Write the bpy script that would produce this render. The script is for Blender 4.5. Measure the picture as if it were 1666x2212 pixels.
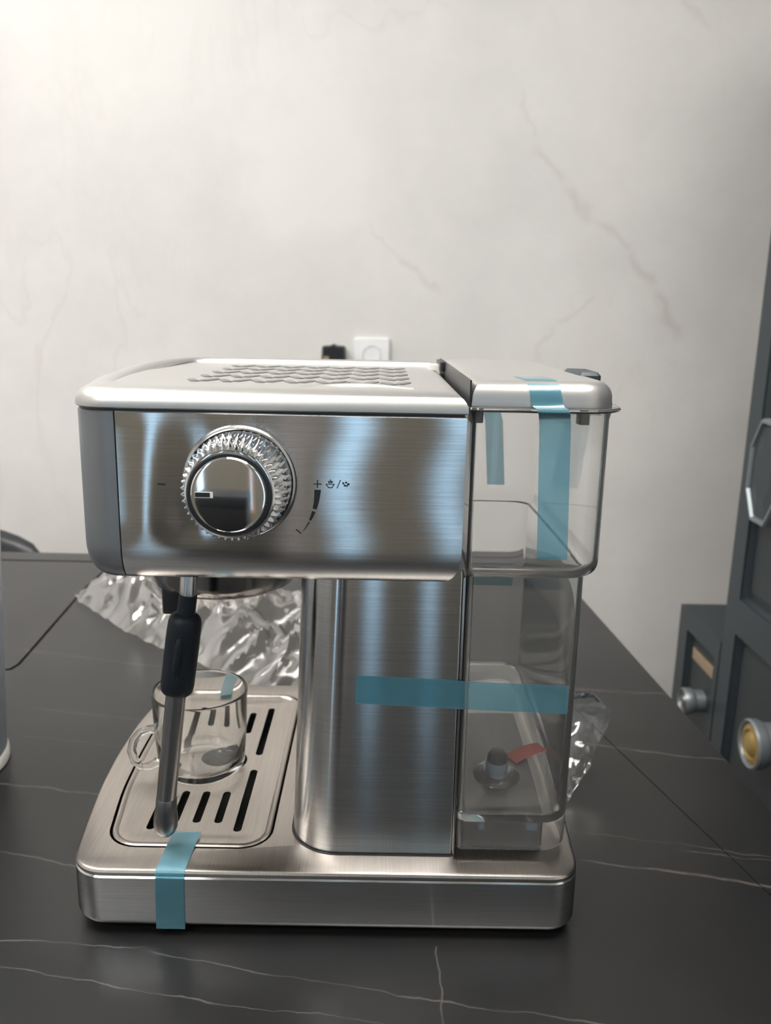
import bpy, bmesh, math, random
from mathutils import Vector, Matrix, noise, Quaternion
for o in list(bpy.data.objects): bpy.data.objects.remove(o)
S = bpy.context.scene
C = S.collection
PI = math.pi
TZ = 0.75                                   # table height: all shapes below are given from the table top

# ---------------------------------------------------------------- camera
FPX = 1790.0
cam = bpy.data.cameras.new('camera'); camo = bpy.data.objects.new('camera', cam); C.objects.link(camo)
camo.location = (0.1845, -0.4358, 0.3711 + TZ)
camo.rotation_mode = 'QUATERNION'
camo.rotation_quaternion = (Matrix.Rotation(math.radians(-0.315), 3, 'Z') @ Matrix.Rotation(math.radians(90 - 13.128), 3, 'X')
                            @ Matrix.Rotation(math.radians(1.1406), 3, 'Z')).to_quaternion()
cam.sensor_fit = 'HORIZONTAL'; cam.sensor_width = 36.0; cam.lens = 36.0 * FPX / 1666.0
cam.clip_start = 0.01; cam.clip_end = 60
cam.dof.use_dof = True; cam.dof.focus_distance = 0.47; cam.dof.aperture_fstop = cam.lens / 2.6
S.camera = camo
# ---------------------------------------------------------------- sky and exposure
w = bpy.data.worlds.new('World'); S.world = w; w.use_nodes = True
bg = w.node_tree.nodes['Background']; bg.inputs[0].default_value = (0.44, 0.75, 1.0, 1); bg.inputs[1].default_value = 3.3
LAMP = 18.5; LAMP_COL = (1.0, 0.96, 0.905)
S.view_settings.view_transform = 'Standard'; S.view_settings.look = 'None'
S.cycles.max_bounces = 10; S.cycles.diffuse_bounces = 3; S.cycles.glossy_bounces = 4; S.cycles.transmission_bounces = 9; S.cycles.transparent_max_bounces = 12
S.cycles.adaptive_threshold = 0.12; S.cycles.use_denoising = True
S.view_settings.gamma = 1; S.view_settings.exposure = 0.0; S.view_settings.use_curve_mapping = False

# ---------------------------------------------------------------- materials
def mat(name):
    m = bpy.data.materials.new(name); m.use_nodes = True
    nt = m.node_tree; return m, nt, nt.nodes['Principled BSDF']
def N(nt, t, **kw):
    n = nt.nodes.new(t)
    for k, v in kw.items(): setattr(n, k, v)
    return n
def L(nt, a, b): nt.links.new(a, b)
def math_(nt, op, a, b=None, clamp=False):
    n = N(nt, 'ShaderNodeMath', operation=op, use_clamp=clamp)
    for i, v in enumerate((a, b)):
        if v is None: continue
        if isinstance(v, (int, float)): n.inputs[i].default_value = v
        else: L(nt, v, n.inputs[i])
    return n.outputs[0]
def pm(name, col, rough=0.5, metal=0.0, var=0.04, scale=60, bump=0.0, coat=0.0, spec=None):
    """plain surface with a little procedural variation"""
    m, nt, p = mat(name)
    tc = N(nt, 'ShaderNodeTexCoord'); nz = N(nt, 'ShaderNodeTexNoise'); nz.inputs['Scale'].default_value = scale; nz.inputs['Detail'].default_value = 4
    L(nt, tc.outputs['Object'], nz.inputs['Vector'])
    mx = N(nt, 'ShaderNodeMix', data_type='RGBA'); L(nt, nz.outputs[0], mx.inputs['Factor'])
    mx.inputs['A'].default_value = (*[c * (1 - var) for c in col], 1); mx.inputs['B'].default_value = (*[min(1, c * (1 + var)) for c in col], 1)
    L(nt, mx.outputs['Result'], p.inputs['Base Color'])
    p.inputs['Roughness'].default_value = rough; p.inputs['Metallic'].default_value = metal
    p.inputs['Coat Weight'].default_value = coat
    if spec is not None: p.inputs['Specular IOR Level'].default_value = spec
    if bump:
        b = N(nt, 'ShaderNodeBump'); b.inputs['Strength'].default_value = bump; b.inputs['Distance'].default_value = 0.0005
        L(nt, nz.outputs[0], b.inputs['Height']); L(nt, b.outputs[0], p.inputs['Normal'])
    return m
def brushed(name, col, across, along, bump, tangent=(0, 0, 1), stretch=(22, 22, 1500)):
    """steel brushed along the horizontal: fine streaks, reflections drawn out across them (across, along: the two roughness values)"""
    m, nt, p = mat(name); out = nt.nodes['Material Output']; nt.nodes.remove(p)
    g = N(nt, 'ShaderNodeBsdfAnisotropic'); g.distribution = 'BECKMANN'
    tc = N(nt, 'ShaderNodeTexCoord'); mp = N(nt, 'ShaderNodeMapping'); mp.inputs['Scale'].default_value = stretch
    nz = N(nt, 'ShaderNodeTexNoise'); nz.inputs['Scale'].default_value = 1.0; nz.inputs['Detail'].default_value = 3
    L(nt, tc.outputs['Object'], mp.inputs[0]); L(nt, mp.outputs[0], nz.inputs['Vector'])
    mx = N(nt, 'ShaderNodeMix', data_type='RGBA'); L(nt, nz.outputs[0], mx.inputs['Factor'])
    mx.inputs['A'].default_value = (*[c * .76 for c in col], 1); mx.inputs['B'].default_value = (*[min(1, c * 1.20) for c in col], 1)
    L(nt, mx.outputs['Result'], g.inputs['Color'])
    g.inputs['Roughness'].default_value = (across * along) ** .25          # node squares it; anisotropy < 0 widens along the tangent
    g.inputs['Anisotropy'].default_value = math.sqrt(along / across) - 1
    cx = N(nt, 'ShaderNodeCombineXYZ')
    for i in range(3): cx.inputs[i].default_value = tangent[i]
    L(nt, cx.outputs[0], g.inputs['Tangent'])
    b = N(nt, 'ShaderNodeBump'); b.inputs['Strength'].default_value = bump; b.inputs['Distance'].default_value = 0.0002
    L(nt, nz.outputs[0], b.inputs['Height']); L(nt, b.outputs[0], g.inputs['Normal']); L(nt, g.outputs[0], out.inputs['Surface'])
    return m
def clear(name, col, ior=1.46, haze=0.0):
    """clear refracting wall with a trace of scatter"""
    m, nt, p = mat(name); out = nt.nodes['Material Output']
    p.inputs['Base Color'].default_value = (*col, 1); p.inputs['Transmission Weight'].default_value = 1
    p.inputs['IOR'].default_value = ior; p.inputs['Roughness'].default_value = 0
    d = N(nt, 'ShaderNodeBsdfDiffuse'); d.inputs[0].default_value = (.82, .81, .79, 1)
    ms = N(nt, 'ShaderNodeMixShader'); ms.inputs[0].default_value = haze
    L(nt, p.outputs[0], ms.inputs[1]); L(nt, d.outputs[0], ms.inputs[2]); L(nt, ms.outputs[0], out.inputs['Surface'])
    return m
def film(name, tint, body, fac, rough, gloss=1.0, bump=0.0, bscale=60):
    """thin see-through sheet: tinted transparency, a little surface scatter, and a glossy skin"""
    m, nt, p = mat(name); out = nt.nodes['Material Output']
    p.inputs['Base Color'].default_value = (*body, 1); p.inputs['Roughness'].default_value = .6; p.inputs['Specular IOR Level'].default_value = 0
    tr = N(nt, 'ShaderNodeBsdfTransparent'); tr.inputs[0].default_value = (*tint, 1)
    gl = N(nt, 'ShaderNodeBsdfGlossy'); gl.inputs['Color'].default_value = (.95, .95, .95, 1); gl.inputs['Roughness'].default_value = rough
    fr = N(nt, 'ShaderNodeFresnel'); fr.inputs[0].default_value = 1.5
    nz = N(nt, 'ShaderNodeTexNoise'); nz.inputs['Scale'].default_value = bscale; nz.inputs['Detail'].default_value = 3
    tc = N(nt, 'ShaderNodeTexCoord'); L(nt, tc.outputs['Object'], nz.inputs['Vector'])
    if bump:
        b = N(nt, 'ShaderNodeBump'); b.inputs['Strength'].default_value = bump; b.inputs['Distance'].default_value = 0.002
        L(nt, nz.outputs[0], b.inputs['Height'])
        for n_ in (p, fr, gl): L(nt, b.outputs[0], n_.inputs['Normal'])
    f = math_(nt, 'ADD', math_(nt, 'MULTIPLY', nz.outputs[0], fac * .6), fac * .7, clamp=True)
    m1 = N(nt, 'ShaderNodeMixShader'); L(nt, f, m1.inputs[0]); L(nt, tr.outputs[0], m1.inputs[1]); L(nt, p.outputs[0], m1.inputs[2])
    m2 = N(nt, 'ShaderNodeMixShader'); L(nt, math_(nt, 'MULTIPLY', fr.outputs[0], gloss), m2.inputs[0]); L(nt, m1.outputs[0], m2.inputs[1]); L(nt, gl.outputs[0], m2.inputs[2])
    L(nt, m2.outputs[0], out.inputs['Surface'])
    return m
def emit(name, col, s):
    m, nt, p = mat(name); p.inputs['Base Color'].default_value = (.8, .8, .8, 1)
    p.inputs['Emission Color'].default_value = (*col, 1); p.inputs['Emission Strength'].default_value = s
    return m
WALL_VEINS = [(.455, .85, .508, .748, .006, .25), (.508, .748, .574, .664, .010, .38), (.574, .664, .651, .598, .012, .42), (.651, .598, .739, .531, .009, .38), (.739, .531, .798, .453, .012, .5), (.798, .453, .86, .34, .011, .5),
    (.148, .579, .222, .521, .005, .25), (.222, .521, .297, .423, .007, .34), (.802, 1.05, .847, .973, .009, .35), (.664, .43, .574, .367, .007, .3), (.574, .367, .53, .28, .007, .3),]
def wall_mat():
    m, nt, p = mat('marbled_stucco'); tc = N(nt, 'ShaderNodeTexCoord')
    cl = N(nt, 'ShaderNodeTexNoise'); cl.inputs['Scale'].default_value = 2.2; cl.inputs['Detail'].default_value = 6; cl.inputs['Roughness'].default_value = .6
    L(nt, tc.outputs['Object'], cl.inputs['Vector'])
    r = N(nt, 'ShaderNodeValToRGB'); L(nt, cl.outputs[0], r.inputs[0])
    r.color_ramp.elements[0].position = .32; r.color_ramp.elements[0].color = (.63, .62, .61, 1)
    r.color_ramp.elements[1].position = .62; r.color_ramp.elements[1].color = (.74, .73, .715, 1)
    mp = N(nt, 'ShaderNodeMapping'); mp.inputs['Rotation'].default_value = (0, math.radians(34), 0); mp.inputs['Scale'].default_value = (2.6, 1, .9)
    L(nt, tc.outputs['Object'], mp.inputs[0])
    v = N(nt, 'ShaderNodeTexNoise'); v.inputs['Scale'].default_value = 1.5; v.inputs['Detail'].default_value = 5; v.inputs['Distortion'].default_value = .8
    L(nt, mp.outputs[0], v.inputs['Vector'])
    d = math_(nt, 'ABSOLUTE', math_(nt, 'SUBTRACT', v.outputs[0], .5)); ln = math_(nt, 'SUBTRACT', 1.0, math_(nt, 'MULTIPLY', d, 75.0), clamp=True)
    ms = N(nt, 'ShaderNodeTexNoise'); ms.inputs['Scale'].default_value = 1.7; L(nt, tc.outputs['Object'], ms.inputs['Vector'])
    k = N(nt, 'ShaderNodeMapRange'); k.inputs[1].default_value = .50; k.inputs[2].default_value = .75; L(nt, ms.outputs[0], k.inputs[0])
    f = math_(nt, 'MULTIPLY', math_(nt, 'MULTIPLY', ln, k.outputs[0]), .22)
    geo = N(nt, 'ShaderNodeNewGeometry'); sx = N(nt, 'ShaderNodeSeparateXYZ'); L(nt, geo.outputs['Position'], sx.inputs[0])
    wn = N(nt, 'ShaderNodeTexNoise'); wn.inputs['Scale'].default_value = 11; wn.inputs['Detail'].default_value = 5; L(nt, geo.outputs['Position'], wn.inputs['Vector'])
    wob = math_(nt, 'MULTIPLY', math_(nt, 'SUBTRACT', wn.outputs[0], .5), .10); acc = None
    for (x0, z0, x1, z1, hw, st) in WALL_VEINS:
        a, b = Vector((x0, z0 + TZ)), Vector((x1, z1 + TZ)); t = (b - a); ln_ = t.length; t.normalize()
        u = math_(nt, 'SUBTRACT', math_(nt, 'ADD', math_(nt, 'MULTIPLY', sx.outputs[0], t.x), math_(nt, 'MULTIPLY', sx.outputs[2], t.y)), a.dot(t))
        d = math_(nt, 'SUBTRACT', math_(nt, 'SUBTRACT', math_(nt, 'MULTIPLY', sx.outputs[0], -t.y), math_(nt, 'MULTIPLY', sx.outputs[2], -t.x)), -a.x * t.y + a.y * t.x)
        l = math_(nt, 'SUBTRACT', 1.0, math_(nt, 'DIVIDE', math_(nt, 'ABSOLUTE', math_(nt, 'ADD', d, wob)), hw * 1.4), clamp=True)
        e = math_(nt, 'MULTIPLY', math_(nt, 'ADD', math_(nt, 'MINIMUM', u, math_(nt, 'SUBTRACT', ln_, u)), .012), 30.0, clamp=True)
        l = math_(nt, 'MULTIPLY', math_(nt, 'MULTIPLY', l, e), st * .72); acc = l if acc is None else math_(nt, 'MAXIMUM', acc, l)
    f = math_(nt, 'MAXIMUM', f, acc)
    mx = N(nt, 'ShaderNodeMix', data_type='RGBA'); L(nt, f, mx.inputs['Factor']); L(nt, r.outputs[0], mx.inputs['A']); mx.inputs['B'].default_value = (.46, .43, .39, 1)
    L(nt, mx.outputs['Result'], p.inputs['Base Color']); p.inputs['Roughness'].default_value = .7
    b = N(nt, 'ShaderNodeBump'); b.inputs['Strength'].default_value = .08; b.inputs['Distance'].default_value = .004
    L(nt, cl.outputs[0], b.inputs['Height']); L(nt, b.outputs[0], p.inputs['Normal'])
    return m
# veins of the table slab: (x0, y0, x1, y1, half width, strength, colour pinkness)
VEINS = [(-.30, .196, -.02, .150, .0016, .55, .2), (-.07, -.0035, .05, -.0105, .0006, .5, 0), (-.09, -.014, .107, -.0528, .0006, .5, 0), (.09, -.050, .22, -.066, .0005, .4, 0),
         (.045, -.0125, .2249, -.0473, .0006, .42, 0), (.20, -.0425, .36, -.071, .0007, .42, 0), (.327, .079, .395, .0695, .0014, .55, 1), (.375, .0725, .52, .041, .0020, .6, 1),
         (.33, .116, .48, .085, .0010, .35, .4), (.40, .094, .50, .078, .0010, .3, .4), (.30, .367, .50, .352, .0026, .3, .4), (.36, .2505, .50, .220, .0016, .5, .4),
         (-.23, .442, .02, .383, .0030, .25, .3), (-.12, .088, .01, .058, .0009, .35, .2), (-.16, .30, .0, .27, .0022, .18, .2), (-.14, .245, -.03, .225, .0018, .15, .2)]
def table_mat():
    m, nt, p = mat('black_veined_slab'); tc = N(nt, 'ShaderNodeTexCoord'); geo = N(nt, 'ShaderNodeNewGeometry')
    sx = N(nt, 'ShaderNodeSeparateXYZ'); L(nt, geo.outputs['Position'], sx.inputs[0])
    nz = N(nt, 'ShaderNodeTexNoise'); nz.inputs['Scale'].default_value = 28; nz.inputs['Detail'].default_value = 5; L(nt, geo.outputs['Position'], nz.inputs['Vector'])
    brk = N(nt, 'ShaderNodeTexNoise'); brk.inputs['Scale'].default_value = 45; L(nt, geo.outputs['Position'], brk.inputs['Vector'])
    bk = N(nt, 'ShaderNodeMapRange'); bk.inputs[1].default_value = .34; bk.inputs[2].default_value = .6; bk.inputs[3].default_value = .35; L(nt, brk.outputs[0], bk.inputs[0])
    wob = math_(nt, 'MULTIPLY', math_(nt, 'SUBTRACT', nz.outputs[0], .5), .013)
    acc = None; pink = None
    for (x0, y0, x1, y1, hw, st, pk) in VEINS:
        s = (y1 - y0) / (x1 - x0)
        d = math_(nt, 'SUBTRACT', math_(nt, 'SUBTRACT', sx.outputs[1], math_(nt, 'MULTIPLY', sx.outputs[0], s)), y0 - s * x0)
        d = math_(nt, 'ABSOLUTE', math_(nt, 'ADD', d, wob))
        l = math_(nt, 'SUBTRACT', 1.0, math_(nt, 'DIVIDE', d, hw * 1.25), clamp=True)
        e = math_(nt, 'MINIMUM', math_(nt, 'SUBTRACT', sx.outputs[0], x0), math_(nt, 'SUBTRACT', x1, sx.outputs[0]))
        e = math_(nt, 'MULTIPLY', e, 60.0, clamp=True)
        l = math_(nt, 'MULTIPLY', math_(nt, 'MULTIPLY', l, e), st * .5)
        acc = l if acc is None else math_(nt, 'MAXIMUM', acc, l)
        if pk: q = math_(nt, 'MULTIPLY', l, pk); pink = q if pink is None else math_(nt, 'MAXIMUM', pink, q)
    # the one vein that runs away from the viewer
    d = math_(nt, 'ABSOLUTE', math_(nt, 'ADD', math_(nt, 'SUBTRACT', sx.outputs[0], .2235), math_(nt, 'MULTIPLY', wob, .8)))
    l = math_(nt, 'SUBTRACT', 1.0, math_(nt, 'DIVIDE', d, .0008), clamp=True); l = math_(nt, 'MULTIPLY', l, math_(nt, 'LESS_THAN', sx.outputs[1], -.005)); l = math_(nt, 'MULTIPLY', l, .22)
    acc = math_(nt, 'MAXIMUM', acc, l); acc = math_(nt, 'MULTIPLY', acc, bk.outputs[0])
    big = N(nt, 'ShaderNodeTexNoise'); big.inputs['Scale'].default_value = 9; big.inputs['Detail'].default_value = 6; L(nt, geo.outputs['Position'], big.inputs['Vector'])
    r = N(nt, 'ShaderNodeValToRGB'); L(nt, big.outputs[0], r.inputs[0])
    r.color_ramp.elements[0].position = .3; r.color_ramp.elements[0].color = (.0085, .009, .0098, 1); r.color_ramp.elements[1].position = .75; r.color_ramp.elements[1].color = (.018, .0172, .0168, 1)
    vc = N(nt, 'ShaderNodeMix', data_type='RGBA'); L(nt, pink, vc.inputs['Factor']); vc.inputs['A'].default_value = (.30, .27, .25, 1); vc.inputs['B'].default_value = (.36, .18, .15, 1)
    mx = N(nt, 'ShaderNodeMix', data_type='RGBA'); L(nt, acc, mx.inputs['Factor']); L(nt, r.outputs[0], mx.inputs['A']); L(nt, vc.outputs['Result'], mx.inputs['B'])
    L(nt, mx.outputs['Result'], p.inputs['Base Color'])
    p.inputs['Roughness'].default_value = .32; p.inputs['Specular IOR Level'].default_value = .52
    b = N(nt, 'ShaderNodeBump'); b.inputs['Strength'].default_value = .05; b.inputs['Distance'].default_value = .001; L(nt, nz.outputs[0], b.inputs['Height']); L(nt, b.outputs[0], p.inputs['Normal'])
    return m
M = dict(
    wall=wall_mat(), table=table_mat(),
    taupe=pm('taupe_plaster', (.205, .19, .155), .8), ceiling=pm('white_ceiling_paint', (.82, .80, .77), .9), floor=pm('grey_floor_tile', (.22, .20, .18), .5),
    frame=pm('tan_window_frame', (.55, .36, .26), .4), lamp=emit('lamp_diffuser', LAMP_COL, LAMP), lampframe=pm('lamp_frame', (.8, .8, .8), .4),
    steel=brushed('brushed_steel', (.66, .665, .67), .15, .012, .05), base=brushed('brushed_steel_base', (.62, .63, .64), .14, .014, .03),
    plate=brushed('satin_steel_plate', (.53, .485, .445), .16, .12, .05, (1, 0, 0), (2000, 30, 30)),
    cap=pm('silver_paint', (.55, .545, .535), .40, .85, .02, 900), cover=pm('grey_metallic_plastic', (.20, .21, .225), .33, .55, .03),
    chrome=pm('chrome', (.82, .83, .84), .05, 1, .01), satin=pm('satin_chrome', (.42, .42, .42), .22, 1, .02), darkchrome=pm('dark_chrome', (.30, .29, .28), .16, 1, .03),
    black=pm('black_plastic', (.012, .013, .015), .35), rubber=pm('blue_black_rubber', (.006, .010, .015), .5, bump=.05, spec=.3), ink=pm('black_print', (.008, .012, .014), .5),
    pad=pm('grey_pad', (.22, .22, .21), .3, .6), greyplastic=pm('blue_grey_plastic', (.19, .24, .30), .35),
    tank=clear('clear_tank_plastic', (1, 1, .995), 1.36, .048), glass=clear('cup_glass', (1, 1, .99), 1.38, .018),
    tape=film('blue_tape', (.67, .85, .915), (.18, .47, .58), .24, .25), wrap=film('clear_wrap', (.91, .90, .885), (.46, .45, .43), .06, .14, .42, .15, 50),
    bag=film('clear_bag', (.96, .96, .96), (.6, .6, .62), .06, .05, 1.8, .12, 60), red=film('red_film', (.95, .45, .38), (.80, .17, .12), .8, .4),
    slate=pm('slate_blue_paint', (.022, .033, .041), .42, 0, .05, 30), slate_in=pm('slate_panel_paint', (.018, .025, .031), .45, 0, .05, 30),
    silver=pm('silver_edge', (.26, .29, .31), .4, .6), gold=pm('aged_gold', (.46, .33, .12), .45, .6, .2, 120, .3), pewter=pm('pewter', (.26, .26, .25), .35, .9, .12, 90),
    brass=pm('dull_brass', (.42, .32, .22), .45, .5, .1, 80), white=pm('white_socket_plastic', (.86, .87, .88), .3), socketgrey=pm('grey_socket_well', (.62, .64, .65), .4),
    leather=pm('black_leather', (.020, .022, .026), .38, 0, .1, 200, .1), bluesteel=pm('cool_silver_paint', (.56, .62, .70), .35, .2), pale=pm('pale_plastic', (.72, .70, .66), .4),
    tipmetal=pm('dull_steel_tip', (.20, .20, .205), .34, 1, .03),
    groove=pm('groove_black', (.006, .006, .006), .7),
)

# ---------------------------------------------------------------- mesh helpers
ORG = {}
def link(name, verts, faces, m, parent=None, org=None, smooth=35):
    """verts are given from the table-top origin; the object's own origin is its thing's base"""
    o0 = Vector(org) if org is not None else (ORG[parent.name] if parent is not None else Vector((0, 0, 0)))
    me = bpy.data.meshes.new(name); me.from_pydata([tuple(Vector(v) - o0) for v in verts], [], faces)
    bm = bmesh.new(); bm.from_mesh(me); bmesh.ops.recalc_face_normals(bm, faces=bm.faces); bm.to_mesh(me); bm.free()
    if smooth:
        me.shade_smooth(); me.set_sharp_from_angle(angle=math.radians(smooth))
    me.materials.append(M[m] if isinstance(m, str) else m)
    o = bpy.data.objects.new(name, me); C.objects.link(o)
    if parent is not None: o.parent = parent
    else: o.location = o0 + Vector((0, 0, TZ))
    ORG[o.name] = o0
    return o
def thing(name, org, label, cat, group=None, kind=None):
    o = bpy.data.objects.new(name, None); C.objects.link(o); o.location = Vector(org) + Vector((0, 0, TZ)); o.empty_display_size = .02
    ORG[o.name] = Vector(org); tag(o, label, cat, group, kind); return o
def tag(o, label=None, cat=None, group=None, kind=None):
    for k, v in (('label', label), ('category', cat), ('group', group), ('kind', kind)):
        if v: o[k] = v
    return o
def shift(f, n): return [tuple(i + n for i in q) for q in f]
class MB:
    def __init__(s): s.v = []; s.f = []
    def add(s, v, f): n = len(s.v); s.v += [tuple(p) for p in v]; s.f += shift(f, n); return s
    def box(s, a, b):
        (x0, y0, z0), (x1, y1, z1) = a, b
        return s.add([(x0, y0, z0), (x1, y0, z0), (x1, y1, z0), (x0, y1, z0), (x0, y0, z1), (x1, y0, z1), (x1, y1, z1), (x0, y1, z1)],
                     [(0, 3, 2, 1), (4, 5, 6, 7), (0, 1, 5, 4), (1, 2, 6, 5), (2, 3, 7, 6), (3, 0, 4, 7)])
    def loft(s, loops, cap0=True, cap1=True, closed=True):
        n = len(loops[0]); v = [p for l in loops for p in l]; f = []
        for i in range(len(loops) - 1):
            for j in range(n if closed else n - 1):
                k = (j + 1) % n; f.append((i * n + j, i * n + k, (i + 1) * n + k, (i + 1) * n + j))
        if cap0: f.append(tuple(range(n - 1, -1, -1)))
        if cap1: f.append(tuple(range((len(loops) - 1) * n, len(loops) * n)))
        return s.add(v, f)
    def tube(s, path, rad, n=16, caps=True):
        path = [Vector(p) for p in path]; rads = rad if isinstance(rad, (list, tuple)) else [rad] * len(path); loops = []; ref = None
        for i, p in enumerate(path):
            t = (path[min(i + 1, len(path) - 1)] - path[max(i - 1, 0)]).normalized()
            if ref is None: ref = t.orthogonal().normalized()
            ref = (ref - t * ref.dot(t)).normalized(); b = t.cross(ref)
            loops.append([p + (ref * math.cos(2 * PI * j / n) + b * math.sin(2 * PI * j / n)) * rads[i] for j in range(n)])
        return s.loft(loops, caps, caps)
    def lathe(s, prof, origin, axis='Z', n=48, caps=(True, True)):
        """prof: (radius, height) pairs along the axis"""
        ox, oy, oz = origin; loops = []
        for r, h in prof:
            l = []
            for j in range(n):
                a = 2 * PI * j / n; c, q = r * math.cos(a), r * math.sin(a)
                l.append({'Z': (ox + c, oy + q, oz + h), 'Y': (ox + c, oy - h, oz + q), 'X': (ox - h, oy + c, oz + q)}[axis])
            loops.append(l)
        return s.loft(loops, *caps)
    def build(s, name, m, parent=None, org=None, smooth=35): return link(name, s.v, s.f, m, parent, org, smooth)
def rpoly(pts, rad, seg=8):
    """rounded polygon outline, one radius per corner"""
    n = len(pts); out = []; P = [Vector(p) for p in pts]
    if not isinstance(rad, (list, tuple)): rad = [rad] * n
    for i in range(n):
        a, b, c = P[i - 1], P[i], P[(i + 1) % n]; u = (a - b); v = (c - b); lu, lv = u.length, v.length; u.normalize(); v.normalize()
        ang = math.acos(max(-1, min(1, u.dot(v)))); t = rad[i] / max(1e-6, math.tan(ang / 2)); t = min(t, .49 * lu, .49 * lv); r = t * math.tan(ang / 2)
        if r < 1e-6 or ang > PI - 1e-3: out.append(b.copy()); continue
        cen = b + (u + v).normalized() * (r / math.sin(ang / 2)); p0 = b + u * t - cen; p1 = b + v * t - cen
        a0 = math.atan2(p0.y, p0.x); a1 = math.atan2(p1.y, p1.x); d = (a1 - a0 + PI) % (2 * PI) - PI
        k = max(2, seg if ang < 2.4 else 3)
        for j in range(k + 1): out.append(cen + Vector((math.cos(a0 + d * j / k), math.sin(a0 + d * j / k))) * r)
    return out
def area(p): return .5 * sum(p[i - 1].x * p[i].y - p[i].x * p[i - 1].y for i in range(len(p)))
def inset(o, d):
    if abs(d) < 1e-9: return [p.copy() for p in o]
    s = 1 if area(o) > 0 else -1; n = len(o); r = []
    for i in range(n):
        e0 = (o[i] - o[i - 1]).normalized(); e1 = (o[(i + 1) % n] - o[i]).normalized(); t = (e0 + e1)
        t = t.normalized() if t.length > 1e-6 else e1
        nn = Vector((-t.y, t.x)) * s; c = max(.5, e1.dot(t)); r.append(o[i] + nn * d / c)
    return r
def prism(outl, levels, mb=None, cap0=True, cap1=True):
    """levels: (inset, z)"""
    mb = mb or MB(); mb.loft([[(p.x, p.y, z) for p in inset(outl, d)] for d, z in levels], cap0, cap1); return mb
def arc_levels(z0, z1, r0, r1, n=5):
    """side wall with rounded lower edge r0 and upper edge r1"""
    lv = []
    if r0:
        for i in range(n + 1): a = PI / 2 * i / n; lv.append((r0 * (1 - math.sin(a)), z0 + r0 * (1 - math.cos(a))))
    else: lv.append((0, z0))
    if r1:
        for i in range(n + 1): a = PI / 2 * i / n; lv.append((r1 * (1 - math.cos(a)), z1 - r1 * (1 - math.sin(a))))
    else: lv.append((0, z1))
    return lv
def rbox(a, b, r, re=None, seg=4):
    """box with rounded upright corners (r) and softened top and bottom edges (re)"""
    o = rpoly([(a[0], a[1]), (b[0], a[1]), (b[0], b[1]), (a[0], b[1])], r, seg); re = r * .5 if re is None else re
    return prism(o, arc_levels(a[2], b[2], re, re, 3))
def cut(o, cutters):
    """boolean difference, applied"""
    for c in cutters:
        md = o.modifiers.new('cut', 'BOOLEAN'); md.operation = 'DIFFERENCE'; md.solver = 'EXACT'; md.object = c
    bpy.context.view_layer.update(); dg = bpy.context.evaluated_depsgraph_get()
    me = bpy.data.meshes.new_from_object(o.evaluated_get(dg)); o.modifiers.clear(); old = o.data; o.data = me; bpy.data.meshes.remove(old)
    me.shade_smooth(); me.set_sharp_from_angle(angle=math.radians(30))
def drop(objs):
    for c in objs: bpy.data.objects.remove(c)
def bisect(o, co, no):
    """keep the side of the mesh behind the plane, closing the cut"""
    bm = bmesh.new(); bm.from_mesh(o.data)
    r = bmesh.ops.bisect_plane(bm, geom=bm.verts[:] + bm.edges[:] + bm.faces[:], plane_co=co, plane_no=no, clear_outer=True)
    bmesh.ops.holes_fill(bm, edges=[e for e in bm.edges if e.is_boundary]); bmesh.ops.recalc_face_normals(bm, faces=bm.faces)
    bm.to_mesh(o.data); bm.free(); o.data.set_sharp_from_angle(angle=math.radians(35))

# ================================================================ the room
X0, X1, Y0, Y1, ZF, ZC = -2.6, 1.36, -3.2, 1.5, -TZ, 2.0
def struct(name, mb, m): return tag(mb.build(name, m, smooth=0), kind='structure')
struct('floor', MB().box((X0, Y0, ZF - .1), (X1, Y1, ZF)), 'floor')
struct('ceiling', MB().box((X0, Y0, ZC), (X1, Y1, ZC + .1)), 'ceiling')
struct('wall_far', MB().box((X0, Y1, ZF), (X1, Y1 + .12, ZC)), 'wall')
struct('wall_left', MB().box((X0 - .12, Y0, ZF), (X0, Y1, ZC)), 'wall')
struct('wall_right', MB().box((X1, Y0, ZF), (X1 + .12, Y1, ZC)), 'wall')
WIN = [(-1.75, -1.45), (-.93, -.78), (-.25, -.17), (-.03, .11), (.45, .58), (.95, 1.15)]
ws = MB(); edges = [X0] + [e for q in WIN for e in q] + [X1]
for i in range(0, len(edges), 2): ws.box((edges[i], Y0 - .12, ZF), (edges[i + 1], Y0, ZC))
for a, b in WIN: ws.box((a, Y0 - .12, ZF), (b, Y0, ZF + .12)); ws.box((a, Y0 - .12, ZC - .25), (b, Y0, ZC))
struct('wall_near', ws, 'taupe')
for i, (a, b) in enumerate(WIN):
    f = MB(); z0, z1 = ZF + .12, ZC - .25
    for p, q in (((a, z0), (a + .035, z1)), ((b - .035, z0), (b, z1)), ((a + .035, z0), (b - .035, z0 + .035)), ((a + .035, z1 - .035), (b - .035, z1)), ((a + .035, .62), (b - .035, .65))):
        f.box((p[0], Y0 - .08, p[1]), (q[0], Y0 - .04, q[1]))
    struct('window_%d' % (i + 1), f, 'frame')
LAMPS = [(-1.15, .25, 'nearest the marbled wall'), (.35, -.35, 'above the near end of the table'), (-1.15, -1.75, 'nearest the windows')]
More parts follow.
